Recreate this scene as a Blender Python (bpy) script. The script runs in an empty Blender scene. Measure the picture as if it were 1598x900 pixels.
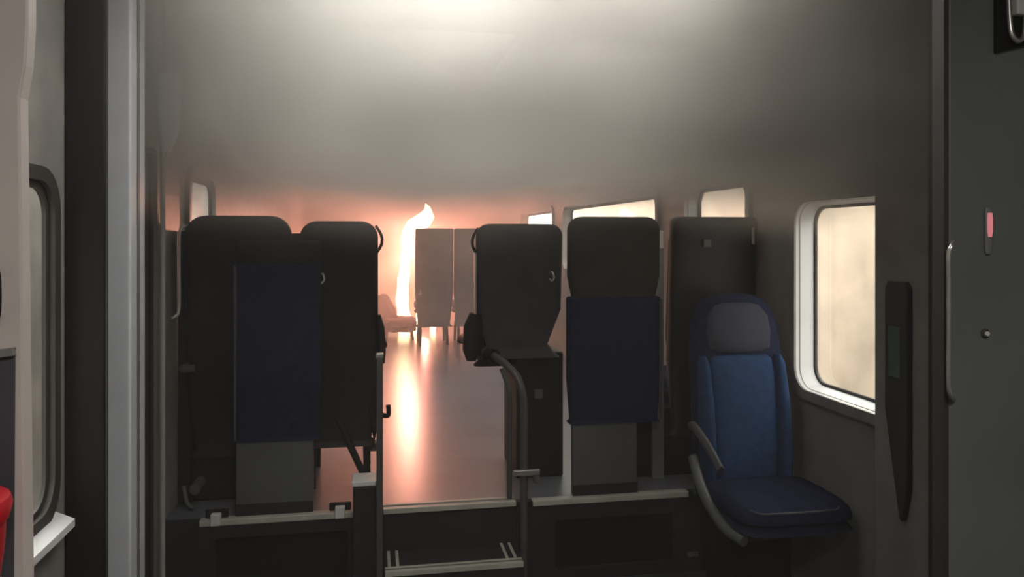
import bpy, bmesh, math, random
from mathutils import Vector, Matrix
random.seed(7)
S = bpy.context.scene
C = S.collection
PI = math.pi

# ------------------------------------------------------------------ camera
F = 1230.0
PSI = math.atan2(222.0, F)
EYE = 1.51
cam_d = bpy.data.cameras.new('camera')
cam_d.sensor_width = 36.0
cam_d.lens = 36.0 * F / 1598.0
cam_d.shift_y = -79.0 / 1598.0
cam_d.clip_start = 0.02
cam = bpy.data.objects.new('camera', cam_d)
C.objects.link(cam)
cam.location = (0, 0, EYE)
cam.rotation_euler = (PI / 2, 0, -PSI)
S.camera = cam

# ------------------------------------------------------------------ world, exposure, lights
S.view_settings.view_transform = 'Standard'
S.view_settings.look = 'None'
S.view_settings.exposure = 0.25
S.view_settings.gamma = 1.0
S.view_settings.use_curve_mapping = False
S.cycles.use_denoising = True
S.cycles.volume_bounces = 4
S.cycles.max_bounces = 8
S.cycles.volume_step_rate = 0.55
S.cycles.sample_clamp_indirect = 4.0

W = bpy.data.worlds.new('world')
S.world = W
W.use_nodes = True
bg = W.node_tree.nodes['Background']
bg.inputs[0].default_value = (1.0, 0.965, 0.92, 1)
bg.inputs[1].default_value = 5.2


def area_light(name, loc, sx, sy, watts, col, rot=(0, 0, 0)):
    d = bpy.data.lights.new(name, 'AREA')
    d.shape = 'RECTANGLE'
    d.size, d.size_y = sx, sy
    d.energy = watts
    d.color = col
    o = bpy.data.objects.new(name, d)
    C.objects.link(o)
    o.location = loc
    o.rotation_euler = rot
    return o


def point_light(name, loc, watts, col, r):
    d = bpy.data.lights.new(name, 'POINT')
    d.energy = watts
    d.color = col
    d.shadow_soft_size = r
    o = bpy.data.objects.new(name, d)
    C.objects.link(o)
    o.location = loc
    return o


# saloon ceiling lamps (fittings built below); the first is added out of view
LAMPS = [  # x, y, sx, sy, watts
    (0.30, 2.05, 1.10, 0.5, 10),  # added lamp above the view, brightens the front of the smoke
    (0.24, 4.05, 0.80, 1.2, 46),
    (0.30, 5.8, 0.60, 1.2, 60),
    (1.20, 4.1, 0.50, 1.2, 85),
    (1.25, 6.8, 0.40, 1.2, 45),
]
for lx, ly, sx, sy, w in LAMPS:
    area_light('saloon_lamp_light', (lx, ly, 2.405), sx, sy, w, (1.0, 0.975, 0.93))
area_light('camera_fill_light', (0.35, -0.3, 2.405), 0.5, 0.5, 26, (1.0, 0.95, 0.88))  # added fill light behind the camera, has no fitting
# light of the flames
point_light('flame_light', (0.50, 9.35, 1.45), 190, (1.0, 0.36, 0.26), 0.12)
point_light('flame_light', (0.62, 9.45, 0.55), 25, (1.0, 0.30, 0.22), 0.08)


# ------------------------------------------------------------------ materials
def lin(c):
    return tuple((x / 255 / 12.92) if x / 255 <= 0.04045 else ((x / 255 + 0.055) / 1.055) ** 2.4 for x in c)


def mat(name, col, rough=0.6, metal=0.0, var=0.15, scale=8.0, bump=0.0, bscale=200.0, spec=0.5, coat=0.0):
    m = bpy.data.materials.new(name)
    m.use_nodes = True
    nt = m.node_tree
    b = nt.nodes['Principled BSDF']
    b.inputs['Roughness'].default_value = rough
    b.inputs['Metallic'].default_value = metal
    b.inputs['Specular IOR Level'].default_value = spec
    b.inputs['Coat Weight'].default_value = coat
    tc = nt.nodes.new('ShaderNodeTexCoord')
    n = nt.nodes.new('ShaderNodeTexNoise')
    n.inputs['Scale'].default_value = scale
    n.inputs['Detail'].default_value = 4
    nt.links.new(tc.outputs['Object'], n.inputs['Vector'])
    r = nt.nodes.new('ShaderNodeValToRGB')
    r.color_ramp.elements[0].position = 0.3
    r.color_ramp.elements[1].position = 0.7
    r.color_ramp.elements[0].color = (*[x * (1 - var) for x in col], 1)
    r.color_ramp.elements[1].color = (*[min(1, x * (1 + var)) for x in col], 1)
    nt.links.new(n.outputs['Fac'], r.inputs['Fac'])
    nt.links.new(r.outputs['Color'], b.inputs['Base Color'])
    if bump:
        n2 = nt.nodes.new('ShaderNodeTexNoise')
        n2.inputs['Scale'].default_value = bscale
        nt.links.new(tc.outputs['Object'], n2.inputs['Vector'])
        bp = nt.nodes.new('ShaderNodeBump')
        bp.inputs['Strength'].default_value = bump
        bp.inputs['Distance'].default_value = 0.004
        nt.links.new(n2.outputs['Fac'], bp.inputs['Height'])
        nt.links.new(bp.outputs['Normal'], b.inputs['Normal'])
    return m


def emit(name, col, strength):
    m = bpy.data.materials.new(name)
    m.use_nodes = True
    nt = m.node_tree
    nt.nodes.remove(nt.nodes['Principled BSDF'])
    e = nt.nodes.new('ShaderNodeEmission')
    e.inputs[0].default_value = (*col, 1)
    e.inputs[1].default_value = strength
    nt.links.new(e.outputs[0], nt.nodes['Material Output'].inputs['Surface'])
    return m


def glass_mat(name, tint=(0.92, 0.94, 0.92), gloss=0.06):
    m = bpy.data.materials.new(name)
    m.use_nodes = True
    nt = m.node_tree
    nt.nodes.remove(nt.nodes['Principled BSDF'])
    t = nt.nodes.new('ShaderNodeBsdfTransparent')
    t.inputs[0].default_value = (*tint, 1)
    g = nt.nodes.new('ShaderNodeBsdfGlossy')
    g.inputs['Roughness'].default_value = 0.05
    lw = nt.nodes.new('ShaderNodeLayerWeight')
    lw.inputs[0].default_value = 0.2
    mu = nt.nodes.new('ShaderNodeMath')
    mu.operation = 'MULTIPLY_ADD'
    mu.inputs[1].default_value = 0.2
    mu.inputs[2].default_value = gloss
    mx = nt.nodes.new('ShaderNodeMixShader')
    nt.links.new(lw.outputs['Fresnel'], mu.inputs[0])
    nt.links.new(mu.outputs[0], mx.inputs[0])
    nt.links.new(t.outputs[0], mx.inputs[1])
    nt.links.new(g.outputs[0], mx.inputs[2])
    nt.links.new(mx.outputs[0], nt.nodes['Material Output'].inputs['Surface'])
    return m


M = {
    'wall': mat('wall_panel_grey', (0.21, 0.20, 0.19), 0.45),
    'wall_pale': mat('pale_wall_panel', (0.26, 0.25, 0.235), 0.45),
    'wall_low': mat('lower_wall_laminate', (0.10, 0.10, 0.11), 0.5),
    'panel_beige': mat('beige_laminate', (0.52, 0.47, 0.44), 0.5, var=0.05),
    'panel_white': mat('pale_laminate', (0.60, 0.63, 0.68), 0.35, var=0.05),
    'panel_grey': mat('grey_laminate', (0.17, 0.17, 0.165), 0.4, var=0.08),
    'dark_wall': mat('dark_partition_laminate', (0.13, 0.145, 0.14), 0.4, var=0.12, scale=3),
    'black': mat('black_rubber', (0.008, 0.008, 0.009), 0.6, spec=0.15),
    'ceil': mat('ceiling_panel', (0.55, 0.54, 0.51), 0.5, var=0.05),
    'floor_low': mat('dark_vinyl', (0.035, 0.036, 0.038), 0.4),
    'floor': mat('blue_grey_vinyl', (0.12, 0.125, 0.145), 0.29, var=0.2, scale=2.5, spec=0.7),
    'riser': mat('dark_riser', (0.016, 0.018, 0.021), 0.55, spec=0.3),
    'nosing': mat('pale_nosing', (0.42, 0.42, 0.36), 0.45),
    'alu': mat('brushed_metal', (0.55, 0.54, 0.52), 0.3, metal=0.9),
    'pole_grey': mat('light_grey_tube', (0.30, 0.30, 0.28), 0.4),
    'grey_rail': mat('grey_painted_tube', (0.07, 0.07, 0.068), 0.35),
    'white_trim': mat('white_window_trim', (0.80, 0.80, 0.82), 0.35, var=0.03),
    'panel_dark': mat('dark_brown_panel', (0.045, 0.040, 0.038), 0.45),
    'gasket': mat('dark_gasket', (0.035, 0.03, 0.027), 0.6),
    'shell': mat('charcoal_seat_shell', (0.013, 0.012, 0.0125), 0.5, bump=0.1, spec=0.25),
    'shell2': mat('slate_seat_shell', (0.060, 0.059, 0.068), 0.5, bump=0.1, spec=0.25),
    'fabric_blue': mat('blue_moquette', (0.021, 0.050, 0.122), 0.9, var=0.2, scale=30, bump=0.4, bscale=400, spec=0.1),
    'fabric_navy': mat('navy_moquette', (0.012, 0.017, 0.042), 0.9, var=0.15, scale=25, bump=0.3, bscale=400, spec=0.08),
    'fabric_slate': mat('slate_blue_headrest', (0.022, 0.027, 0.052), 0.8, bump=0.3, bscale=400),
    'fabric_dark': mat('dark_headrest_fabric', (0.030, 0.027, 0.026), 0.85, bump=0.3, bscale=400, spec=0.1),
    'fabric_far': mat('pale_grey_seat_cloth', (0.17, 0.155, 0.16), 0.75, var=0.15),  # paler grey than the near seats
    'fabric_char': mat('charred_foam', (0.018, 0.010, 0.009), 0.95, var=0.4, scale=14, bump=0.8, bscale=60),
    'base_grey': mat('grey_base_plate', (0.080, 0.085, 0.082), 0.5, var=0.12, scale=5),
    'white_plastic': mat('white_plastic', (0.62, 0.62, 0.60), 0.5, var=0.03),
    'red': mat('red_enamel', (0.50, 0.012, 0.022), 0.35),
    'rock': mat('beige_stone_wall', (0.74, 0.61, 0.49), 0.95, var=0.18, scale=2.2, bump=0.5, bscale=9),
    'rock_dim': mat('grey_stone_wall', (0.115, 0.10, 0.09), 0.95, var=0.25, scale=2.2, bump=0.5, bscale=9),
    'ground': mat('track_ballast', (0.30, 0.26, 0.21), 0.95, var=0.3, scale=12, bump=0.6, bscale=20),
    'display': mat('grey_green_display', (0.085, 0.115, 0.105), 0.25),
    'end_wall': mat('end_wall_laminate', (0.42, 0.36, 0.33), 0.6),
    'glass': glass_mat('window_glass'),
    'glass_dark': glass_mat('smoked_screen_glass', (0.40, 0.42, 0.40), 0.08),
    'lamp': emit('lamp_diffuser', (1.0, 0.97, 0.90), 6.0),
    'glint_glow': emit('red_glint_emission', (1.0, 0.32, 0.34), 0.5),  # emission imitating the fire's reflection on the partition
}


# ------------------------------------------------------------------ helpers
def obj(name, bm, m, parent=None, smooth=False, bevel=0.0, segs=2):
    me = bpy.data.meshes.new(name)
    bmesh.ops.remove_doubles(bm, verts=bm.verts, dist=1e-6)
    bmesh.ops.recalc_face_normals(bm, faces=bm.faces)
    bm.to_mesh(me)
    bm.free()
    me.materials.append(m)
    o = bpy.data.objects.new(name, me)
    C.objects.link(o)
    if parent is not None:
        o.parent = parent
    if smooth:
        me.polygons.foreach_set('use_smooth', [True] * len(me.polygons))
        md = None
        me.update()
        try:
            me.set_sharp_from_angle(angle=math.radians(45))
        except Exception:
            pass
    if bevel:
        md = o.modifiers.new('bevel', 'BEVEL')
        md.width = bevel
        md.segments = segs
        md.limit_method = 'ANGLE'
    return o


def tag(o, label, cat, group=None):
    o['label'] = label
    o['category'] = cat
    if group:
        o['group'] = group
    return o


def thing(name, label, cat, loc=(0, 0, 0), rz=0, group=None):
    o = bpy.data.objects.new(name, None)
    o.empty_display_size = 0.1
    C.objects.link(o)
    o.location = loc
    o.rotation_euler = (0, 0, rz)
    return tag(o, label, cat, group)


def struct(o):
    o['kind'] = 'structure'
    return o


def box(bm, x0, x1, y0, y1, z0, z1):
    v = [bm.verts.new(p) for p in ((x0, y0, z0), (x1, y0, z0), (x1, y1, z0), (x0, y1, z0),
                                   (x0, y0, z1), (x1, y0, z1), (x1, y1, z1), (x0, y1, z1))]
    for f in ((3, 2, 1, 0), (4, 5, 6, 7), (0, 1, 5, 4), (1, 2, 6, 5), (2, 3, 7, 6), (3, 0, 4, 7)):
        bm.faces.new([v[i] for i in f])


def bx(*a):
    bm = bmesh.new()
    box(bm, *a)
    return bm


def ring_pts(hw, hd, p, n=28):
    out = []
    for i in range(n):
        a = 2 * PI * i / n
        c, s = math.cos(a), math.sin(a)
        out.append((hw * math.copysign(abs(c) ** (2 / p), c), hd * math.copysign(abs(s) ** (2 / p), s)))
    return out


def loft(bm, secs, n=28):
    """secs: (cx, cy, z, half width, half depth, roundness exponent), bottom to top"""
    rows = []
    for cx, cy, z, hw, hd, p in secs:
        rows.append([bm.verts.new((cx + a, cy + b, z)) for a, b in ring_pts(hw, hd, p, n)])
    for r0, r1 in zip(rows, rows[1:]):
        for i in range(n):
            j = (i + 1) % n
            bm.faces.new((r0[i], r0[j], r1[j], r1[i]))
    bm.faces.new(rows[0][::-1])
    bm.faces.new(rows[-1])


def slab(z0, z1, cx, cy0, cy1, hw, hd, p=5, r=0.05, rb=0.02, n_mid=3, edge=0.35):
    """an upright cushion or shell with rounded shoulders"""
    secs = []
    H = z1 - z0

    def at(z):
        t = (z - z0) / H
        return cy0 + (cy1 - cy0) * t
    for k in range(5):
        a = PI / 2 * k / 4
        zz = z0 + rb * (1 - math.sin(a))
        secs.append((cx, at(zz), zz, hw - rb * (1 - math.cos(a + 0) if False else 1 - math.sin(a) if False else 0) - rb * (1 - math.cos(PI / 2 - a)) , hd - min(rb, hd * edge) * (1 - math.cos(PI / 2 - a)), p))
    secs = sorted(secs, key=lambda s: s[2])
    for k in range(1, n_mid):
        zz = z0 + rb + (H - r - rb) * k / n_mid
        secs.append((cx, at(zz), zz, hw, hd, p))
    for k in range(8):
        a = PI / 2 * k / 7
        zz = z1 - r + r * math.sin(a)
        secs.append((cx, at(zz), zz, hw - r * (1 - math.cos(a)), hd - hd * edge * (1 - math.cos(a)), p))
    bm = bmesh.new()
    loft(bm, secs)
    return bm


def tube(bm, pts, r, n=10, close=False):
    pts = [Vector(p) for p in pts]
    N = len(pts)
    rows = []
    up = None
    for i, p in enumerate(pts):
        if close:
            d = pts[(i + 1) % N] - pts[i - 1]
        else:
            d = pts[min(i + 1, N - 1)] - pts[max(i - 1, 0)]
        d.normalize()
        if up is None:
            up = Vector((0, 0, 1)) if abs(d.z) < 0.9 else Vector((0, 1, 0))
        a = d.cross(up)
        if a.length < 1e-4:
            a = d.cross(Vector((1, 0, 0)))
        a.normalize()
        b = a.cross(d).normalized()
        up = b
        rows.append([bm.verts.new(p + r * (math.cos(2 * PI * k / n) * a + math.sin(2 * PI * k / n) * b)) for k in range(n)])
    last = N if close else N - 1
    for i in range(last):
        r0, r1 = rows[i], rows[(i + 1) % N]
        for k in range(n):
            j = (k + 1) % n
            bm.faces.new((r0[k], r0[j], r1[j], r1[k]))
    if not close:
        bm.faces.new(rows[0][::-1])
        bm.faces.new(rows[-1])


def tb(pts, r, n=10, close=False):
    bm = bmesh.new()
    tube(bm, pts, r, n, close)
    return bm


def smooth_path(pts, k=6):
    P = [Vector(p) for p in pts]
    out = []
    for i in range(len(P) - 1):
        p0, p1, p2, p3 = P[max(i - 1, 0)], P[i], P[i + 1], P[min(i + 2, len(P) - 1)]
        for j in range(k):
            t = j / k
            out.append(0.5 * ((2 * p1) + (-p0 + p2) * t + (2 * p0 - 5 * p1 + 4 * p2 - p3) * t * t + (-p0 + 3 * p1 - 3 * p2 + p3) * t ** 3))
    out.append(P[-1])
    return out


def prism(poly, axis, a0, a1):
    """a polygon (two coordinates) pushed along an axis: x -> (y,z), y -> (x,z), z -> (x,y)"""
    bm = bmesh.new()

    def P(u, v, a):
        return {'x': (a, u, v), 'y': (u, a, v), 'z': (u, v, a)}[axis]
    r0 = [bm.verts.new(P(u, v, a0)) for u, v in poly]
    r1 = [bm.verts.new(P(u, v, a1)) for u, v in poly]
    n = len(poly)
    for i in range(n):
        j = (i + 1) % n
        bm.faces.new((r0[i], r0[j], r1[j], r1[i]))
    bm.faces.new(r0[::-1])
    bm.faces.new(r1)
    return bm


def rrect(u0, u1, v0, v1, r, k=6):
    out = []
    for cu, cv, a0 in ((u1 - r, v0 + r, -PI / 2), (u1 - r, v1 - r, 0), (u0 + r, v1 - r, PI / 2), (u0 + r, v0 + r, PI)):
        for i in range(k + 1):
            a = a0 + PI / 2 * i / k
            out.append((cu + r * math.cos(a), cv + r * math.sin(a)))
    return out


def ring(outer, inner, axis, a0, a1):
    """a frame between two loops of equal length"""
    bm = bmesh.new()

    def P(u, v, a):
        return {'x': (a, u, v), 'y': (u, a, v), 'z': (u, v, a)}[axis]
    R = [[bm.verts.new(P(u, v, a)) for u, v in loop] for loop, a in ((outer, a0), (outer, a1), (inner, a1), (inner, a0))]
    n = len(outer)
    for q in range(4):
        A, B = R[q], R[(q + 1) % 4]
        for i in range(n):
            j = (i + 1) % n
            bm.faces.new((A[i], A[j], B[j], B[i]))
    return bm


def holed(outer, holes, axis, a0, a1):
    """a plate with openings"""
    bm = bmesh.new()

    def P(u, v, a):
        return {'x': (a, u, v), 'y': (u, a, v), 'z': (u, v, a)}[axis]
    edges = []
    for loop in [outer] + holes:
        vs = [bm.verts.new(P(u, v, a0)) for u, v in loop]
        edges += [bm.edges.new((vs[i], vs[(i + 1) % len(vs)])) for i in range(len(vs))]
    g = bmesh.ops.triangle_fill(bm, use_beauty=True, use_dissolve=False, edges=edges)
    faces = [f for f in g['geom'] if isinstance(f, bmesh.types.BMFace)]
    ex = bmesh.ops.extrude_face_region(bm, geom=faces)
    d = Vector(P(0, 0, a1)) - Vector(P(0, 0, a0))
    bmesh.ops.translate(bm, vec=d, verts=[v for v in ex['geom'] if isinstance(v, bmesh.types.BMVert)])
    return bm


# ------------------------------------------------------------------ the carriage shell
XL, XR = -0.82, 1.86
ZP = 0.36            # raised saloon floor
YP = 3.37            # front edge of the raised floor
YE = 11.0
ZC = 2.45
YB = -1.6            # behind the camera

R_WIN = [(2.42, 3.19, 0.86, 1.66), (3.66, 4.42, 1.22, 1.80), (4.92, 7.42, 1.22, 1.80), (7.9, 9.6, 1.22, 1.80)]
L_WIN = [(1.50, 2.235, 0.80, 1.66), (3.80, 4.36, 1.22, 1.80)]
outer = [(YB, -0.05), (YE, -0.05), (YE, ZC + 0.05), (YB, ZC + 0.05)]
struct(obj('wall_right', holed(outer, [rrect(*w, 0.09) for w in R_WIN], 'x', XR, XR + 0.08), M['wall']))
struct(obj('wall_left', holed(outer, [rrect(*w, 0.09) for w in L_WIN], 'x', XL - 0.012, XL), M['wall_pale']))
struct(obj('wall_back', bx(XL - 0.08, XR + 0.08, YB - 0.08, YB, -0.05, ZC + 0.05), M['panel_grey']))
struct(obj('wall_end', bx(XL - 0.08, XR + 0.08, YE, YE + 0.08, -0.05, ZC + 0.05), M['end_wall']))
struct(obj('ceiling', bx(XL, XR, YB, YE, ZC, ZC + 0.06), M['ceil']))
struct(obj('floor', bx(XL, XR, YB, YE, -0.06, 0.0), M['floor_low']))

k = 0
for side, wins in ((1, R_WIN), (-1, L_WIN)):
    for w in wins:
        k += 1
        X = XR if side > 0 else XL
        e = bpy.data.objects.new('window_%d' % k, None)
        C.objects.link(e)
        struct(e)
        y0, y1, z0, z1 = w
        first = w is wins[0]
        o0 = rrect(y0 - 0.045, y1 + 0.045, z0 - 0.045, z1 + 0.045, 0.12)
        i0 = rrect(y0 - 0.004, y1 + 0.004, z0 - 0.004, z1 + 0.004, 0.094)
        a, b = (X - 0.022, X + 0.0) if side > 0 else (X, X + 0.022)
        if first and side < 0:
            obj('seal', ring(rrect(y0 - 0.03, y1 + 0.035, z0 - 0.03, z1 + 0.03, 0.11), rrect(y0 + 0.01, y1 - 0.004, z0 + 0.01, z1 - 0.006, 0.085), 'x', X, X + 0.014), M['gasket'], e, True)
        else:
            obj('trim', ring(o0, i0, 'x', a, b), M['wall'], e, True)
        g0 = rrect(y0, y1, z0, z1, 0.09)
        g1 = rrect(y0 + 0.024, y1 - 0.024, z0 + 0.024, z1 - 0.024, 0.07)
        if first and side > 0:
            q0 = rrect(y0 - 0.006, y1 + 0.006, z0 - 0.006, z1 + 0.006, 0.096)
            q1 = rrect(y0 + 0.012, y1 - 0.012, z0 + 0.012, z1 - 0.012, 0.08)
            bm = bmesh.new()
            rws = [[bm.verts.new((xx, u, v)) for u, v in lp] for lp, xx in ((q0, X - 0.022), (q1, X + 0.062), (rrect(y0 - 0.002, y1 + 0.002, z0 - 0.002, z1 + 0.002, 0.092), X + 0.062))]
            for ra, rb in ((rws[0], rws[1]), (rws[1], rws[2]), (rws[2], rws[0])):
                for q in range(len(ra)):
                    bm.faces.new((ra[q], ra[(q + 1) % len(ra)], rb[(q + 1) % len(ra)], rb[q]))
            obj('reveal', bm, M['white_trim'], e, True)
        a, b = (X + 0.064, X + 0.074) if side > 0 else (X - 0.011, X - 0.001)
        obj('gasket', ring(g0, g1, 'x', a, b), M['gasket'], e, True)
        obj('pane', prism(g1, 'x', X + (0.066 if side > 0 else -0.010), X + (0.072 if side > 0 else -0.005)), M['glass'], e)
        if first and side < 0:
            obj('sill', prism([(X, z0 - 0.055), (X + 0.05, z0 - 0.055), (X + 0.05, z0 - 0.035), (X, z0 - 0.012)], 'y', y0, y1 + 0.03), M['white_trim'], e)

# raised saloon floor and its front
struct(obj('floor_saloon', bx(XL, XR, YP + 0.04, YE, 0.001, ZP), M['floor']))


def riser(name, x0, x1, hx0, hx1, hz0, hz1):
    o = struct(obj(name, holed([(x0, 0.0), (x1, 0.0), (x1, ZP - 0.001), (x0, ZP - 0.001)],
                               [rrect(hx0, hx1, hz0, hz1, 0.015, 3)], 'y', YP + 0.003, YP + 0.04), M['riser']))
    return o


riser('trim_1', XL, 0.048, -0.62, -0.09, 0.05, 0.285)
riser('trim_2', 0.632, XR, 0.80, 1.36, 0.05, 0.27)
struct(obj('trim_3', bx(0.048, 0.632, YP + 0.02, YP + 0.04, 0.0, ZP - 0.001), M['riser']))
for nm, a, b in (('recess_shade_8', -0.64, -0.07), ('recess_shade_9', 0.78, 1.38)):
    struct(obj(nm, bx(a, b, YP + 0.034, YP + 0.0395, 0.04, 0.30), M['black']))  # black sheets standing in for the shade inside the riser openings
# pale edge strips along the raised floor
for nm, a, b in (('trim_4', -0.68, -0.052), ('trim_5', 0.70, 1.42)):
    struct(obj(nm, bx(a, b, YP - 0.006, YP + 0.04, ZP - 0.022, ZP + 0.004), M['nosing'], bevel=0.004))
struct(obj('trim_6', bx(0.056, 0.628, YP + 0.005, YP + 0.033, ZP - 0.02, ZP + 0.003), M['nosing'], bevel=0.003))
struct(obj('trim_7', bx(0.056, 0.628, YP + 0.055, YP + 0.075, ZP, ZP + 0.003), M['nosing']))

# step
st = thing('step', 'dark carpeted step with pale nosing lines leading up into the aisle', 'step', (0.34, 3.28, 0))
obj('tread', bx(-0.285, 0.285, -0.11, 0.108, 0.0, 0.18), M['riser'], st, bevel=0.004)
obj('nosing', bx(-0.28, 0.28, -0.116, -0.092, 0.165, 0.183), M['nosing'], st)
obj('nosing', bx(-0.28, 0.28, -0.078, -0.062, 0.180, 0.183), M['nosing'], st)
for x in (-0.262, -0.228, 0.222, 0.256):
    obj('side_strip', bx(x - 0.006, x + 0.006, -0.058, 0.105, 0.180, 0.183), M['nosing'], st)

# ------------------------------------------------------------------ vestibule, left side
# near partition with a notch in its edge
pt = thing('entrance_partition', 'pale beige partition panel at the left edge with a stepped edge', 'partition', (0, 1.17, 0))
poly = [(-0.82, 0.0), (-0.452, 0.0), (-0.458, 0.9), (-0.467, 1.70), (-0.460, 1.745), (-0.457, 1.80), (-0.456, ZC - 0.002), (-0.82, ZC - 0.002)]
obj('panel', prism(poly, 'y', 0.0, 0.03), M['panel_beige'], pt, bevel=0.003)
obj('recess', prism([(-0.80, 0.3), (-0.478, 0.3), (-0.472, 1.362), (-0.80, 1.325)], 'y', -0.004, 0.002), M['shell2'], pt)
obj('recess_frame', prism([(-0.80, 1.325), (-0.472, 1.362), (-0.470, 1.352), (-0.80, 1.315)], 'y', -0.012, -0.003), M['panel_grey'], pt)
obj('pull', tb(smooth_path([(-0.508, -0.002, 1.47), (-0.490, -0.02, 1.465), (-0.486, -0.025, 1.435), (-0.490, -0.02, 1.405), (-0.508, -0.002, 1.40)]), 0.007), M['black'], pt, True)

fx = thing('red_container', 'red capped container with pale rim, cut off by the left edge', 'container', (-0.526, 1.084, 1.066))
bm = bmesh.new()
loft(bm, [(0, 0, 0.0, 0.062, 0.062, 2), (0, 0, 0.006, 0.066, 0.066, 2), (0, 0, 0.05, 0.071, 0.071, 2), (0, 0, 0.088, 0.073, 0.073, 2)])
obj('body', bm, M['red'], fx, True)
bm = bmesh.new()
loft(bm, [(0, 0, 0.0885, 0.076, 0.076, 2), (0, 0, 0.105, 0.080, 0.080, 2), (0, 0, 0.116, 0.077, 0.077, 2), (0, 0, 0.121, 0.06, 0.06, 2), (0, 0, 0.122, 0.03, 0.03, 2)])
obj('cap', bm, M['red'], fx, True)
obj('rim', tb([(0.066 * math.cos(a * PI / 16), 0.066 * math.sin(a * PI / 16), 0.0) for a in range(32)], 0.005, 8, True), M['nosing'], fx, True)
obj('bracket', bx(-0.04, 0.04, 0.070, 0.0815, 0.03, 0.06), M['black'], fx)

# black door pillar and the pale panels beyond it
pl = thing('door_pillar', 'black full height pillar between the left window and the pale panel', 'pillar', (0, 2.33, 0))
obj('post', bx(XL + 0.001, -0.716, 0.0, 0.025, 0.0, ZC - 0.002), M['black'], pl, bevel=0.006)
obj('seal', bx(-0.7165, -0.713, 0.006, 0.018, 0.0, ZC - 0.002), M['gasket'], pl)
wp = thing('wall_lining_panel', 'bluish white vertical lining panel beside the black pillar', 'panel', (0, 2.45, 0))
obj('board', bx(XL + 0.001, -0.683, 0.0, 0.15, 0.0, ZC - 0.002), M['panel_white'], wp, bevel=0.006)
obj('joint_strip', bx(-0.6835, -0.680, 0.06, 0.08, 0.0, ZC - 0.002), M['panel_grey'], wp)

ds = thing('draught_screen', 'narrow grey draught screen with rounded top beside the slim pole', 'screen', (0, 3.06, 0))
obj('frame', ring(rrect(XL + 0.002, -0.760, 0.02, 1.84, 0.028), rrect(XL + 0.014, -0.772, 0.05, 1.82, 0.02), 'y', -0.012, 0.012), M['panel_grey'], ds, True)
obj('pane', prism(rrect(XL + 0.014, -0.772, 0.05, 1.82, 0.02), 'y', -0.003, 0.003), M['glass_dark'], ds)
obj('foot', bx(XL + 0.002, -0.765, -0.012, 0.012, 0.0, 0.022), M['panel_grey'], ds)

def pole_thing(name, label, x, y, z0, z1, r, m, head=True):
    t = thing(name, label, 'pole', (x, y, 0))
    obj('shaft', tb([(0, 0, z0), (0, 0, z1)], r, 14), m, t, True)
    bm = bmesh.new()
    loft(bm, [(0, 0, z0, r * 2, r * 2, 2), (0, 0, z0 + 0.012, r * 2, r * 2, 2), (0, 0, z0 + 0.02, r * 1.2, r * 1.2, 2)], 16)
    obj('flange', bm, m, t, True)
    return t


gp = pole_thing('grab_pole', 'slim grey floor to ceiling grab pole left of the seat backs', -0.735, 3.02, 0.0, ZC - 0.002, 0.009, M['pole_grey'])
bm = bmesh.new()
loft(bm, [(0.01, 0, 1.82, 0.018, 0.018, 2), (0.02, 0, 1.90, 0.035, 0.03, 3), (0.025, 0, 2.06, 0.04, 0.03, 3), (0.02, 0, 2.10, 0.03, 0.02, 3)], 18)
obj('clamp', bm, M['panel_white'], gp, True)

# ------------------------------------------------------------------ vestibule, right side
rp = thing('side_partition', 'tall dark grey partition filling the right edge', 'partition', (0, 1.5, 0))
obj('board', bx(1.225, XR - 0.001, 0.0, 0.04, 0.0, ZC - 0.002), M['dark_wall'], rp, bevel=0.004)
obj('edge_strip', bx(1.214, 1.2255, 0.002, 0.038, 0.0, ZC - 0.002), M['gasket'], rp)

wl = thing('red_glint', 'small pinkish red glow imitating a fire reflection on the dark right partition', 'lamp', (1.318, 1.5, 1.53))  # emissive piece standing in for the fire's reflection, no lamp here
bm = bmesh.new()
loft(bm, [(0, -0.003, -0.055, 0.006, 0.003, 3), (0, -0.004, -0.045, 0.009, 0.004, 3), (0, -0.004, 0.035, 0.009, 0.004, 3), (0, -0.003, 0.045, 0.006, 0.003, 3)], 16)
obj('glint_backing', bm, M['panel_grey'], wl, True)
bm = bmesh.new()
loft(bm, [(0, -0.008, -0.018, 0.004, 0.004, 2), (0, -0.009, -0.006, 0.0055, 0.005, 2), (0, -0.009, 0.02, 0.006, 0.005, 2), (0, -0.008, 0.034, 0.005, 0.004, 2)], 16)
obj('lens', bm, M['glint_glow'], wl, True)  # glowing body of the glint
pb = thing('push_button', 'tiny pale button on the dark right partition below the red glint', 'button', (1.312, 1.5, 1.303))
bm = bmesh.new()
loft(bm, [(0, 0, 0, 0.010, 0.010, 2), (0, 0, 0.004, 0.010, 0.010, 2), (0, 0, 0.006, 0.008, 0.008, 2)], 16)
bmesh.ops.rotate(bm, verts=bm.verts, matrix=Matrix.Rotation(PI / 2, 3, 'X'))
obj('bezel', bm, M['gasket'], pb, True)
bm = bmesh.new()
loft(bm, [(0, 0, 0.004, 0.0055, 0.0055, 2), (0, 0, 0.010, 0.005, 0.005, 2), (0, 0, 0.011, 0.002, 0.002, 2)], 16)
bmesh.ops.rotate(bm, verts=bm.verts, matrix=Matrix.Rotation(PI / 2, 3, 'X'))
obj('cap', bm, M['white_plastic'], pb, True)

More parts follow.
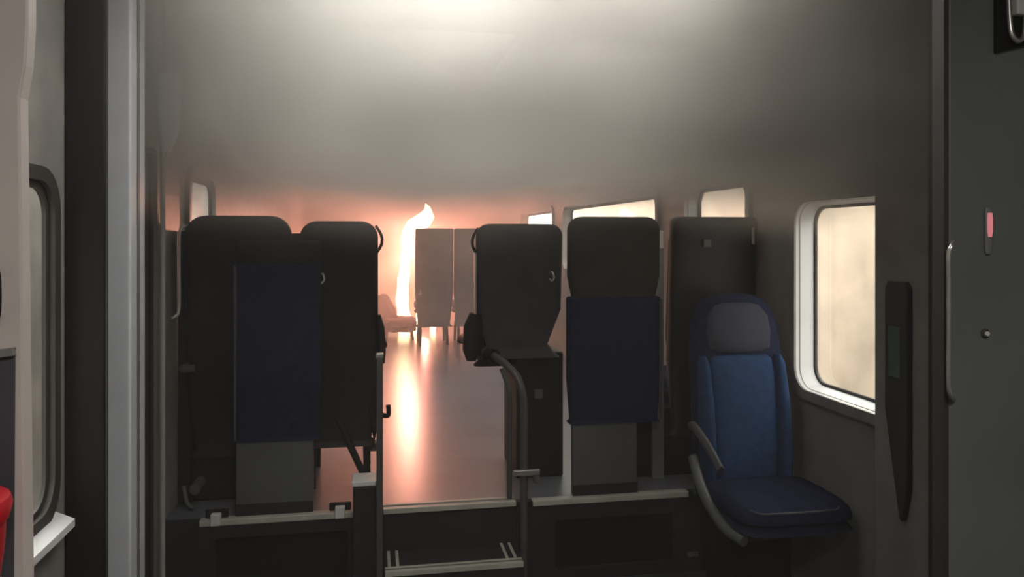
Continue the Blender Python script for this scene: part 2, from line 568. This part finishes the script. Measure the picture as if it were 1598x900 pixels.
hb = thing('strap_bracket', 'black square plate with a grey ring in the top right corner', 'bracket', (1.375, 1.5, 1.955))
obj('plate', prism([(-0.042, -0.045), (0.10, -0.01), (0.10, 0.14), (-0.042, 0.14)], 'y', -0.012, -0.0005), M['black'], hb, bevel=0.002)
obj('ring', tb(smooth_path([(-0.022, -0.02, 0.09), (-0.022, -0.024, 0.02), (-0.018, -0.026, -0.010), (-0.004, -0.027, -0.022), (0.010, -0.026, -0.010), (0.016, -0.024, 0.03), (0.016, -0.02, 0.09)]), 0.0055), M['alu'], hb, True)
obj('clasp', bx(-0.008, 0.045, -0.03, -0.011, 0.035, 0.09), M['white_plastic'], hb, bevel=0.003)

hr = thing('handrail', 'slim vertical metal handrail at the edge of the dark right partition', 'handrail', (1.207, 1.478, 0))
obj('shaft', tb(smooth_path([(0.03, 0.022, 1.165), (0.008, 0.0, 1.172), (0, 0, 1.20), (0, 0, 1.30), (0, 0, 1.42), (0, 0, 1.475), (0.008, 0.0, 1.495), (0.03, 0.022, 1.50)]), 0.0055), M['alu'], hr, True)

wq = thing('window_pillar', 'brownish grey pillar closing the near side of the big right window', 'pillar', (1.80, 2.12, 0))
obj('board', bx(0.0, XR - 1.801, 0.0, 0.46, 0.0, ZC - 0.002), M['wall'], wq, bevel=0.008)
obj('joint_strip', bx(-0.003, 0.0005, 0.155, 0.175, 0.0, ZC - 0.002), M['gasket'], wq)
cp = thing('control_panel', 'tall dark tapering door control panel right of the big window', 'control panel', (1.80, 2.372, 0))
obj('body', prism([(0.0, 0.66), (0.03, 0.545), (0.04, 0.555), (0.115, 0.917), (0.115, 1.335), (0.100, 1.36), (0.015, 1.36), (0.0, 1.335)], 'x', -0.024, -0.0235 + 0.0225), M['panel_dark'], cp, bevel=0.003)
obj('display', bx(-0.028, -0.0235, 0.030, 0.090, 1.03, 1.205), M['display'], cp, bevel=0.002)


# ------------------------------------------------------------------ seats of the raised saloon (backs towards the camera)
def hookbm():
    bm = bmesh.new()
    tube(bm, smooth_path([(0, 0.0, 0.02), (0.006, -0.02, 0.02), (0.012, -0.03, -0.005), (0.0, -0.034, -0.02), (-0.010, -0.03, -0.008)]), 0.0045, 8)
    return bm


def coach_seat(label, x, y, w, top, r, shell, handle=0, hook=None, legs='box', group='seat backs of the first raised row', lean=0.07, fabric='fabric_navy', arm=0, name='coach_seat', zb=0.20, ped=None, folded=False, hinge=0.0):
    t = thing(name, label, 'seat', (x, y, ZP), 0, group)
    hw = w / 2
    z1 = top - ZP
    obj('backrest', slab(zb, z1, 0, 0.10, 0.10 - lean, hw, 0.045, 6, r, 0.03 if zb < 0.3 else 0.06), M[shell], t, True)
    obj('back_cushion', slab(max(0.40, zb + 0.03), z1 - 0.05, 0, 0.165, 0.17 - lean, hw - 0.02, 0.035, 5, 0.07, 0.03), M[fabric], t, True)
    if folded:
        obj('seat_cushion', slab(0.52, 0.96, 0, 0.27, 0.26, hw - 0.02, 0.05, 5, 0.04, 0.03), M[fabric], t, True)
    else:
        obj('seat_cushion', slab(0.34, 0.46, 0, 0.36, 0.37, hw - 0.01, 0.235, 5, 0.04, 0.03), M[fabric], t, True)
    if legs == 'box':
        obj('pedestal', bx(*(ped or (-hw * 0.8, hw * 0.8)), 0.10, 0.46, 0.0, 0.335 if not folded else 0.60), M['shell'], t, bevel=0.01)
    else:
        for s in (-1, 1):
            obj('leg', tb(smooth_path([(s * hw * 0.72, 0.12, 0.0), (s * hw * 0.70, 0.13, 0.15), (s * hw * 0.66, 0.20, 0.34)]), 0.016), M['shell'], t, True)
            obj('leg', tb(smooth_path([(s * hw * 0.72, 0.48, 0.0), (s * hw * 0.70, 0.46, 0.15), (s * hw * 0.66, 0.42, 0.34)]), 0.016), M['shell'], t, True)
    if handle:
        s = handle
        yy = 0.10 - lean
        pts = [(s * (hw - 0.012 + 0.030 * math.sin(PI * q / 10)), yy, z1 - 0.02 - 0.13 * q / 10) for q in range(11)]
        obj('grab_handle', tb(pts, 0.007), M['shell'], t, True)
    if arm:
        s = arm
        bm = bmesh.new()
        tube(bm, smooth_path([(s * (hw + 0.02), 0.06, 0.66), (s * (hw + 0.02), 0.12, 0.655), (s * (hw + 0.02), 0.40, 0.64), (s * (hw + 0.02), 0.44, 0.62)]), 0.022, 12)
        obj('armrest', bm, M['shell'], t, True)
        if hinge:
            bm = bmesh.new()
            loft(bm, [(s * (hw + 0.02), 0.05, 0.58, hinge * 0.5, 0.03, 3), (s * (hw + 0.015), 0.05, 0.63, hinge, 0.04, 3), (s * (hw + 0.01), 0.05, 0.74, hinge, 0.04, 3), (s * (hw - 0.0), 0.05, 0.80, hinge * 0.6, 0.03, 3)], 16)
            obj('armrest_hinge', bm, M['shell'], t, True)
        obj('armrest_bracket', tb([(s * (hw - 0.03), 0.09, 0.60), (s * (hw + 0.02), 0.09, 0.645)], 0.014), M['shell'], t, True)
    if hook:
        o = obj('coat_hook', hookbm(), M['alu'], t, True)
        zz = hook[1] - ZP
        o.location = (hook[0], 0.10 - lean * (zz - 0.2) / (z1 - 0.2) - 0.046, zz)
    return t


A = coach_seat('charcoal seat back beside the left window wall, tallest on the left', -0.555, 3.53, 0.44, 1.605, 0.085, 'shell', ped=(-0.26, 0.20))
obj('side_rail', tb(smooth_path([(-0.20, 0.03, 1.20), (-0.232, 0.0, 1.19), (-0.236, -0.01, 1.10), (-0.236, -0.01, 0.86), (-0.25, -0.02, 0.82), (-0.262, -0.03, 0.815)]), 0.006), M['white_plastic'], A, True)
obj('side_bracket', bx(0.19, 0.262, 0.03, 0.06, 1.075, 1.17), M['shell'], A, bevel=0.006)
obj('side_clip', bx(0.222, 0.242, 0.018, 0.029, 1.10, 1.135), M['white_plastic'], A, bevel=0.003)
obj('gap_blocker', bx(-0.262, -0.205, 0.075, 0.105, 0.002, 1.18), M['shell'], A, bevel=0.005)  # added dark panel blocking the fire-lit gap beside the wall
obj('release_lever', tb(smooth_path([(-0.21, 0.06, 0.60), (-0.22, -0.02, 0.60), (-0.205, -0.04, 0.60), (-0.17, -0.045, 0.603)]), 0.016), M['base_grey'], A, True)
obj('tilt_lever', tb(smooth_path([(-0.22, 0.0, 0.10), (-0.20, -0.02, 0.03), (-0.17, -0.03, 0.015)]), 0.009), M['base_grey'], A, True)
obj('hinge_knob', tb([(-0.17, 0.10, 0.09), (-0.17, -0.03, 0.09)], 0.022), M['base_grey'], A, True)

B = coach_seat('charcoal aisle seat back with small loop handle, left of the fire', -0.135, 3.60, 0.345, 1.585, 0.075, 'shell', handle=1, hook=(-0.075, 1.33), legs='open', arm=1, hinge=0.02)
obj('strut', tb([(-0.06, 0.08, 0.44), (0.13, 0.03, 0.03)], 0.016), M['shell'], B, True)
obj('hip_bolster', slab(0.18, 0.70, 0.155, 0.09, 0.08, 0.03, 0.05, 4, 0.05, 0.03), M['shell'], B, True)

Cs = coach_seat('slate grey aisle seat back with loop handle, right of the aisle', 0.69, 3.60, 0.41, 1.575, 0.06, 'shell2', handle=-1, hook=(0.14, 1.33), legs='box', arm=-1, zb=0.58, folded=True, ped=(0.0, 0.23), hinge=0.045)
obj('side_strip', bx(-0.212, -0.203, 0.02, 0.05, 0.72, 1.08), M['alu'], Cs)
E = coach_seat('charcoal window seat back behind the blue seat, right of the pale gap', 1.625, 3.52, 0.43, 1.61, 0.03, 'shell', ped=(-0.43, 0.215))
obj('tag', bx(-0.075, -0.035, -0.022, -0.012, 1.105, 1.145), M['base_grey'], E, bevel=0.003)
obj('side_clip', bx(0.175, 0.182, -0.024, -0.010, 1.12, 1.20), M['white_plastic'], E)

# pale strip imitating the light gap between the two right seat backs
gap_strip = thing('gap_light_strip', 'pale grey strip imitating the light gap between two right seat backs', 'post', (1.355, 3.575, ZP))
obj('post', bx(-0.028, 0.028, 0, 0.03, 0, 1.19), M['panel_grey'], gap_strip, bevel=0.004)  # strip imitating the light gap, no post here
obj('cap', bx(-0.03, 0.022, -0.012, 0.0, 1.10, 1.185), M['white_plastic'], gap_strip, bevel=0.004)  # pale end of the strip imitating the light gap


# ------------------------------------------------------------------ tip-up seats standing at the edge of the raised floor
def tip_seat(label, x, w, top, head0, blue0, base_w, base_x, edge):
    t = thing('tip_up_seat', label, 'seat', (x, 3.405, ZP), 0, 'folded seats on the raised edge')
    hw = w / 2
    obj('headrest', slab(head0 - ZP - 0.03, top - ZP, 0, 0.035, 0.03, hw, 0.042, 6, 0.06 if top > 1.55 else 0.02, 0.02), M['fabric_dark'], t, True)
    obj('back_panel', slab(blue0 - ZP, head0 - ZP, 0, 0.035, 0.035, hw, 0.05, 10, 0.012, 0.012), M['fabric_navy'], t, True)
    obj('edge_highlight', bx(edge * (hw - 0.006) - 0.005, edge * (hw - 0.006) + 0.005, -0.022, -0.008, blue0 - ZP + 0.01, head0 - ZP - 0.01), M['shell2'], t, bevel=0.002)  # lighter strip painting a highlight along the panel's edge
    obj('base_plate', bx(base_x - base_w / 2, base_x + base_w / 2, -0.005, 0.03, 0.006, blue0 - ZP - 0.004), M['base_grey'], t, bevel=0.004)
    obj('base_rib', bx(base_x - base_w / 2, base_x + base_w / 2, -0.012, -0.0055, 0.004, 0.05), M['riser'], t)
    for s in (-1, 1):
        obj('bracket', bx(base_x + s * (base_w / 2 - 0.02) - 0.01, base_x + s * (base_w / 2 - 0.02) + 0.01, 0.03, 0.06, 0.0, blue0 - ZP + 0.05), M['shell'], t)
    return t


tip_seat('folded navy tip-up seat with grey base plate, left of the steps', -0.378, 0.345, 1.50, 1.405, 0.665, 0.31, -0.01, -1)
tip_seat('tall folded navy tip-up seat with dark headrest, right of the steps', 1.088, 0.425, 1.605, 1.245, 0.68, 0.30, -0.05, 1)

for lab, x, z in (('left white bolt block on the edge strip below the navy seat', -0.615, 0.372), ('right white bolt block on the edge strip beside the left stair cabinet', -0.122, 0.372)):
    bk = thing('bolt_block', lab, 'bolt', (x, YP - 0.006, 0), 0)
    obj('block', bx(-0.020, 0.020, -0.014, 0.018, z - 0.03, z + 0.018), M['white_plastic'], bk, bevel=0.004)
    obj('washer', bx(-0.045, 0.045, 0.019, 0.032, z - 0.006, z + 0.028), M['shell'], bk, bevel=0.004)
for lab, x, z, w in (('small pale clip right of the right edge strip', 1.455, ZP, 0.012), ('pale floor clip at the foot of the right riser', 1.44, 0.08, 0.028)):
    bk = thing('cable_clip', lab, 'clip', (x, YP, z))
    obj('clip_body', bx(-w, w, -0.010, 0.002, -0.012, 0.010), M['base_grey'], bk, bevel=0.003)
    obj('screw_head', bx(-0.004, 0.004, -0.013, -0.0105, -0.004, 0.004), M['alu'], bk)

# stair cabinet and posts
sc_ = thing('stair_cabinet', 'low dark cabinet with a bright metal cap left of the step', 'cabinet', (-0.015, 3.30, 0))
obj('body', bx(-0.052, 0.050, -0.05, 0.066, 0.0, 0.50), M['riser'], sc_, bevel=0.004)
obj('cap', bx(-0.056, 0.042, -0.054, 0.066, 0.503, 0.525), M['white_plastic'], sc_, bevel=0.004)
p1 = thing('stair_post', 'slim grey post left of the step beside the seat back', 'post', (0.038, 3.20, 0))
obj('shaft', bx(-0.012, 0.014, -0.014, 0.014, 0.0, 1.03), M['grey_rail'], p1, bevel=0.006)
obj('cap', bx(-0.014, 0.016, -0.016, 0.016, 1.03, 1.05), M['alu'], p1, bevel=0.004)
obj('clip', tb(smooth_path([(0.012, 0, 0.80), (0.035, 0.0, 0.80), (0.035, 0.0, 0.84)]), 0.010), M['black'], p1, True)
p2 = thing('stair_post', 'curved dark handrail post right of the step', 'post', (0.652, 3.325, 0))
obj('shaft', tb(smooth_path([(0, 0, 0), (0, 0, 0.3), (0, 0, 0.6), (0, 0, 0.80), (-0.022, 0.02, 0.90), (-0.065, 0.08, 0.955), (-0.10, 0.18, 0.98)]), 0.017, 14), M['grey_rail'], p2, True)
obj('rail_end', tb(smooth_path([(-0.10, 0.18, 0.98), (-0.115, 0.22, 0.98), (-0.122, 0.24, 0.97)]), 0.03, 12), M['black'], p2, True)
obj('inner_tube', tb(smooth_path([(-0.045, 0.10, ZP + 0.003), (-0.045, 0.10, 0.6), (-0.045, 0.10, 0.80), (-0.055, 0.11, 0.87), (-0.075, 0.13, 0.93)]), 0.012, 12), M['grey_rail'], p2, True)
obj('bracket', bx(-0.05, 0.065, -0.03, -0.012, 0.495, 0.520), M['alu'], p2, bevel=0.004)
obj('bracket_lug', bx(0.04, 0.066, -0.03, 0.01, 0.46, 0.495), M['base_grey'], p2, bevel=0.004)
lb = thing('latch', 'small pale square latch under the slate grey seat', 'latch', (0.757, 3.50, 0.80))
obj('latch_plate', bx(-0.018, 0.018, 0, 0.02, -0.02, 0.02), M['base_grey'], lb, bevel=0.003)
obj('latch_stem', bx(-0.006, 0.006, 0.0205, 0.10, -0.006, 0.006), M['shell'], lb)

# ------------------------------------------------------------------ blue seat facing the camera
bs = thing('vestibule_seat', 'bright blue seat facing the camera beside the big right window', 'seat', (1.585, 3.20, 0))
bm = bmesh.new()
secs = []
for z, hw, hd, cy in ((0.40, 0.205, 0.05, 0.0), (0.46, 0.215, 0.052, 0.0), (0.60, 0.215, 0.055, 0.01), (0.80, 0.22, 0.055, 0.025), (0.95, 0.222, 0.055, 0.04), (1.06, 0.218, 0.052, 0.055), (1.14, 0.205, 0.05, 0.065), (1.20, 0.18, 0.045, 0.07), (1.235, 0.145, 0.038, 0.072), (1.255, 0.10, 0.03, 0.073), (1.262, 0.05, 0.02, 0.073)):
    secs.append((0, cy, z, hw, hd, 4))
loft(bm, secs)
obj('back_shell', bm, M['fabric_navy'], bs, True)
bm = bmesh.new()
secs = []
for z, hw, hd, cy in ((0.44, 0.13, 0.04, -0.045), (0.50, 0.15, 0.05, -0.045), (0.62, 0.155, 0.05, -0.04), (0.80, 0.16, 0.045, -0.022), (0.93, 0.16, 0.04, -0.008), (0.985, 0.15, 0.03, 0.0), (1.00, 0.13, 0.02, 0.005)):
    secs.append((0, cy, z, hw, hd, 3.5))
loft(bm, secs)
obj('back_cushion', bm, M['fabric_blue'], bs, True)
bm = bmesh.new()
secs = []
for z, hw, hd, cy in ((1.015, 0.12, 0.02, 0.01), (1.03, 0.15, 0.03, 0.012), (1.10, 0.16, 0.036, 0.025), (1.17, 0.15, 0.034, 0.035), (1.215, 0.11, 0.028, 0.043), (1.228, 0.06, 0.015, 0.05)):
    secs.append((0, cy, z, hw, hd, 3.5))
loft(bm, secs)
obj('headrest', bm, M['fabric_slate'], bs, True)
for s in (-1, 1):
    bm = bmesh.new()
    secs = []
    for z, hw, hd, cy in ((0.47, 0.022, 0.06, -0.055), (0.60, 0.028, 0.065, -0.055), (0.80, 0.028, 0.06, -0.035), (0.97, 0.022, 0.045, -0.01), (1.0, 0.012, 0.03, 0.0)):
        secs.append((s * 0.183, cy, z, hw, hd, 2.5))
    loft(bm, secs, 18)
    obj('side_bolster', bm, M['fabric_blue'], bs, True)
bm = slab(0.40, 0.50, 0.015, -0.27, -0.27, 0.25, 0.24, 5, 0.05, 0.04)
obj('seat_cushion', bm, M['fabric_navy'], bs, True)
obj('front_piping', tb(smooth_path([(-0.20, -0.40, 0.485), (-0.17, -0.485, 0.485), (-0.10, -0.502, 0.487), (0.0, -0.505, 0.487), (0.10, -0.502, 0.487), (0.17, -0.485, 0.485), (0.20, -0.40, 0.485)]), 0.005, 8), M['shell2'], bs, True)
bm = bmesh.new()
loft(bm, [(0, -0.16, 0.30, 0.17, 0.12, 4), (0, -0.20, 0.36, 0.20, 0.20, 4), (0, -0.24, 0.398, 0.225, 0.25, 4)])
obj('seat_pan', bm, M['shell'], bs, True)
obj('pedestal', bx(-0.14, 0.14, -0.20, 0.06, 0.0, 0.31), M['shell'], bs, bevel=0.01)
for s in (-1,):
    obj('armrest', tb(smooth_path([(s * 0.235, 0.0, 0.70), (s * 0.245, -0.06, 0.71), (s * 0.25, -0.20, 0.665), (s * 0.25, -0.32, 0.60)]), 0.018, 12), M['shell2'], bs, True)
    obj('armrest_trim', tb(smooth_path([(s * 0.247, -0.05, 0.727), (s * 0.252, -0.20, 0.684), (s * 0.252, -0.33, 0.617)]), 0.007, 8), M['base_grey'], bs, True)
    obj('side_guard', tb(smooth_path([(s * 0.245, -0.04, 0.58), (s * 0.252, -0.12, 0.50), (s * 0.25, -0.22, 0.43), (s * 0.24, -0.34, 0.385), (s * 0.21, -0.44, 0.37)]), 0.022, 12), M['base_grey'], bs, True)
bs.scale = (0.95, 1, 1)

# ------------------------------------------------------------------ far seats, in front of the fire
for i, lab in enumerate(('grey aisle seat glowing pink at its edge, in front of the flames', 'grey middle seat of the far row behind the slate seat', 'grey window seat of the far row behind the navy seat')):
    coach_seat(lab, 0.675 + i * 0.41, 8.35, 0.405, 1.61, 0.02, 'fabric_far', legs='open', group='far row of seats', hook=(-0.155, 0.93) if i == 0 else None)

# charred seat tipped beside the flames
ch = thing('charred_seat', 'low charred seat lying on the aisle floor beneath the flames', 'seat', (0.33, 9.1, ZP))
bm = slab(0.10, 0.24, 0, 0, 0.0, 0.20, 0.22, 3, 0.06, 0.04)
for v in bm.verts:
    v.co += Vector((random.uniform(-1, 1), random.uniform(-1, 1), random.uniform(-1, 1))) * 0.012
obj('seat_cushion', bm, M['fabric_char'], ch, True)
bm = slab(0.20, 0.52, 0, 0.0, 0.0, 0.10, 0.04, 3, 0.06, 0.03)
for v in bm.verts:
    v.co += Vector((random.uniform(-1, 1), random.uniform(-1, 1), random.uniform(-1, 1))) * 0.010
bmesh.ops.rotate(bm, verts=bm.verts, matrix=Matrix.Rotation(-0.5, 3, 'Y'), cent=(0, 0, 0.2))
bmesh.ops.translate(bm, verts=bm.verts, vec=(-0.08, 0.05, 0.0))
obj('backrest', bm, M['fabric_char'], ch, True)
for x, y in ((-0.15, -0.15), (0.15, -0.15), (-0.15, 0.15), (0.15, 0.15)):
    obj('leg', tb([(x, y, 0.0), (x * 0.9, y * 0.9, 0.13)], 0.014), M['shell'], ch, True)

# ------------------------------------------------------------------ fire
fm = bpy.data.materials.new('flame')
fm.use_nodes = True
nt = fm.node_tree
nt.nodes.remove(nt.nodes['Principled BSDF'])
em = nt.nodes.new('ShaderNodeEmission')
lw = nt.nodes.new('ShaderNodeLayerWeight')
lw.inputs[0].default_value = 0.35
cr = nt.nodes.new('ShaderNodeValToRGB')
cr.color_ramp.elements[0].color = (1.0, 0.80, 0.42, 1)
cr.color_ramp.elements[1].color = (1.0, 0.42, 0.16, 1)
nt.links.new(lw.outputs['Facing'], cr.inputs['Fac'])
nt.links.new(cr.outputs['Color'], em.inputs['Color'])
em.inputs['Strength'].default_value = 11.0
nt.links.new(em.outputs[0], nt.nodes['Material Output'].inputs['Surface'])

fr = thing('fire', 'tall bright yellow flame burning behind the far seats', 'fire', (0.5, 9.55, ZP))


def flame(pts, parent=None, seed=0):
    """pts: (x, y, z, radius)"""
    rnd = random.Random(seed)
    path = smooth_path([p[:3] for p in pts], 4)
    n = 12
    rows = []
    bm = bmesh.new()
    for i, p in enumerate(path):
        u = i / 4
        q = min(int(u), len(pts) - 2)
        t = u - q
        r = pts[q][3] * (1 - t) + pts[q + 1][3] * t
        rows.append([bm.verts.new(p + Vector((math.cos(2 * PI * k / n) * r * rnd.uniform(0.8, 1.2), math.sin(2 * PI * k / n) * r * 0.7, rnd.uniform(-0.01, 0.01)))) for k in range(n)])
    for r0, r1 in zip(rows, rows[1:]):
        for k in range(n):
            j = (k + 1) % n
            bm.faces.new((r0[k], r0[j], r1[j], r1[k]))
    bm.faces.new(rows[0][::-1])
    bm.faces.new(rows[-1])
    return obj('flame', bm, fm, parent, True)


flame([(-0.10, 0.0, 0.0, 0.05), (-0.10, 0, 0.2, 0.08), (-0.11, 0, 0.5, 0.07), (-0.09, 0, 0.8, 0.055), (-0.07, 0, 1.05, 0.05), (-0.04, 0, 1.22, 0.07), (0.06, 0, 1.34, 0.11), (0.16, 0, 1.44, 0.08), (0.20, 0, 1.53, 0.01)], fr, 1)
flame([(-0.04, 0.02, 1.10, 0.03), (0.03, 0.02, 1.25, 0.10), (0.12, 0.02, 1.30, 0.10), (0.20, 0.02, 1.40, 0.06), (0.17, 0.02, 1.56, 0.008)], fr, 2)
flame([(0.08, 0, 0.0, 0.03), (0.085, 0, 0.1, 0.04), (0.075, 0, 0.22, 0.025), (0.08, 0, 0.32, 0.005)], fr, 3)
flame([(0.26, 0.1, 0.0, 0.03), (0.26, 0.1, 0.06, 0.035), (0.27, 0.1, 0.14, 0.005)], fr, 4)
flame([(-0.02, -0.1, 0.0, 0.04), (0.03, -0.1, 0.04, 0.05), (0.07, -0.1, 0.08, 0.01)], fr, 5)

# ------------------------------------------------------------------ ceiling lamps
for i, (lx, ly, sx, sy, w) in enumerate(LAMPS):
    t = thing('ceiling_lamp', ('added unseen lamp above the top edge, brightening the front of the smoke', 'white glow of the ceiling lamp over the mouth of the aisle', 'ceiling lamp above the aisle deeper in the smoke', 'dimmer ceiling lamp above the right seats', 'far ceiling lamp over the right side near the fire')[i], 'lamp', (lx, ly, ZC), 0, 'ceiling lamps in the smoke')
    obj('frame', ring(rrect(-sx / 2 - 0.02, sx / 2 + 0.02, -sy / 2 - 0.02, sy / 2 + 0.02, 0.03), rrect(-sx / 2, sx / 2, -sy / 2, sy / 2, 0.02), 'z', -0.035, -0.0005), M['ceil'], t)
    obj('diffuser', prism(rrect(-sx / 2, sx / 2, -sy / 2, sy / 2, 0.02), 'z', -0.028, -0.002), M['lamp'], t)

# ------------------------------------------------------------------ outside
def rough_wall(name, x, y0, y1, z0, z1, m, seed, amp):
    rnd = random.Random(seed)
    bm = bmesh.new()
    ny, nz = 40, 14
    g = [[bm.verts.new((x + rnd.uniform(-amp, amp), y0 + (y1 - y0) * i / ny, z0 + (z1 - z0) * j / nz)) for j in range(nz + 1)] for i in range(ny + 1)]
    for i in range(ny):
        for j in range(nz):
            bm.faces.new((g[i][j], g[i + 1][j], g[i + 1][j + 1], g[i][j + 1]))
    s = 0.3 if x > 0 else -0.3
    ex = bmesh.ops.extrude_face_region(bm, geom=list(bm.faces))
    bmesh.ops.translate(bm, vec=(s, 0, 0), verts=[v for v in ex['geom'] if isinstance(v, bmesh.types.BMVert)])
    return struct(obj(name, bm, m, None, True))


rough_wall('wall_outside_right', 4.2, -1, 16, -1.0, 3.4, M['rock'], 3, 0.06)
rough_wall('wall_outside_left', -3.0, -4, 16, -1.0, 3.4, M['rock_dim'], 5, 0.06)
struct(obj('ground', bx(-3.4, 4.6, -4, 16, -1.2, -0.95), M['ground']))

# ------------------------------------------------------------------ smoke
sm = bpy.data.materials.new('smoke')
sm.use_nodes = True
nt = sm.node_tree
nt.nodes.remove(nt.nodes['Principled BSDF'])
L = nt.links.new
out = nt.nodes['Material Output']
pv = nt.nodes.new('ShaderNodeVolumePrincipled')
pv.inputs['Color'].default_value = (0.835, 0.812, 0.78, 1)
pv.inputs['Anisotropy'].default_value = 0.15
geo = nt.nodes.new('ShaderNodeNewGeometry')
sep = nt.nodes.new('ShaderNodeSeparateXYZ')
L(geo.outputs['Position'], sep.inputs[0])


def math_node(op, a, b=None, clamp=False):
    n = nt.nodes.new('ShaderNodeMath')
    n.operation = op
    n.use_clamp = clamp
    for i, v in enumerate((a, b)):
        if v is None:
            continue
        if isinstance(v, (int, float)):
            n.inputs[i].default_value = v
        else:
            L(v, n.inputs[i])
    return n.outputs[0]


def ramp(src, a, b, lo=0.0, hi=1.0, kind='SMOOTHSTEP'):
    n = nt.nodes.new('ShaderNodeMapRange')
    n.interpolation_type = kind
    n.inputs['From Min'].default_value = a
    n.inputs['From Max'].default_value = b
    n.inputs['To Min'].default_value = lo
    n.inputs['To Max'].default_value = hi
    L(src, n.inputs['Value'])
    return n.outputs['Result']


no = nt.nodes.new('ShaderNodeTexNoise')
no.inputs['Scale'].default_value = 1.1
no.inputs['Detail'].default_value = 1
L(geo.outputs['Position'], no.inputs['Vector'])
nz_ = math_node('ADD', sep.outputs['Z'], math_node('MULTIPLY', math_node('SUBTRACT', no.outputs['Fac'], 0.5), 0.42))
nz_ = math_node('SUBTRACT', nz_, ramp(sep.outputs['Y'], 2.5, 9.0, 0.0, 0.62, 'LINEAR'))
layer = ramp(nz_, 1.50, 2.02)
y_eff = math_node('ADD', sep.outputs['Y'], math_node('MULTIPLY', math_node('MINIMUM', math_node('SUBTRACT', sep.outputs['X'], 0.2), 0.0), 0.55))
front = ramp(y_eff, 1.5, 3.2)
upper = ramp(sep.outputs['Z'], 2.0, 2.35, 1.0, 2.2)
layer = math_node('MULTIPLY', layer, upper)
dens = math_node('MULTIPLY', math_node('MULTIPLY', layer, front), math_node('MULTIPLY', ramp(no.outputs['Fac'], 0.36, 0.64, 0.45, 1.55), 3.7))
haze = ramp(sep.outputs['Y'], 5.5, 9.6, 0.02, 0.38)
no2 = nt.nodes.new('ShaderNodeTexNoise')
no2.inputs['Scale'].default_value = 1.3
no2.inputs['Detail'].default_value = 1
mp = nt.nodes.new('ShaderNodeMapping')
mp.inputs['Location'].default_value = (3.7, 1.3, 0.4)
mp.inputs['Scale'].default_value = (1.0, 0.8, 2.2)
L(geo.outputs['Position'], mp.inputs['Vector'])
L(mp.outputs['Vector'], no2.inputs['Vector'])
cr2 = nt.nodes.new('ShaderNodeValToRGB')
cr2.color_ramp.elements[0].position = 0.36
cr2.color_ramp.elements[1].position = 0.62
cr2.color_ramp.elements[0].color = (0.60, 0.575, 0.545, 1)
cr2.color_ramp.elements[1].color = (0.91, 0.89, 0.855, 1)
L(no2.outputs['Fac'], cr2.inputs['Fac'])
L(cr2.outputs['Color'], pv.inputs['Color'])
L(math_node('ADD', dens, haze), pv.inputs['Density'])
L(pv.outputs[0], out.inputs['Volume'])
so = obj('smoke', bx(XL - 0.006, XR + 0.04, 0.85, YE + 0.03, -0.03, ZC + 0.02), sm)
so['kind'] = 'stuff'
so['label'] = 'grey smoke filling the space under the ceiling'
so['category'] = 'smoke'
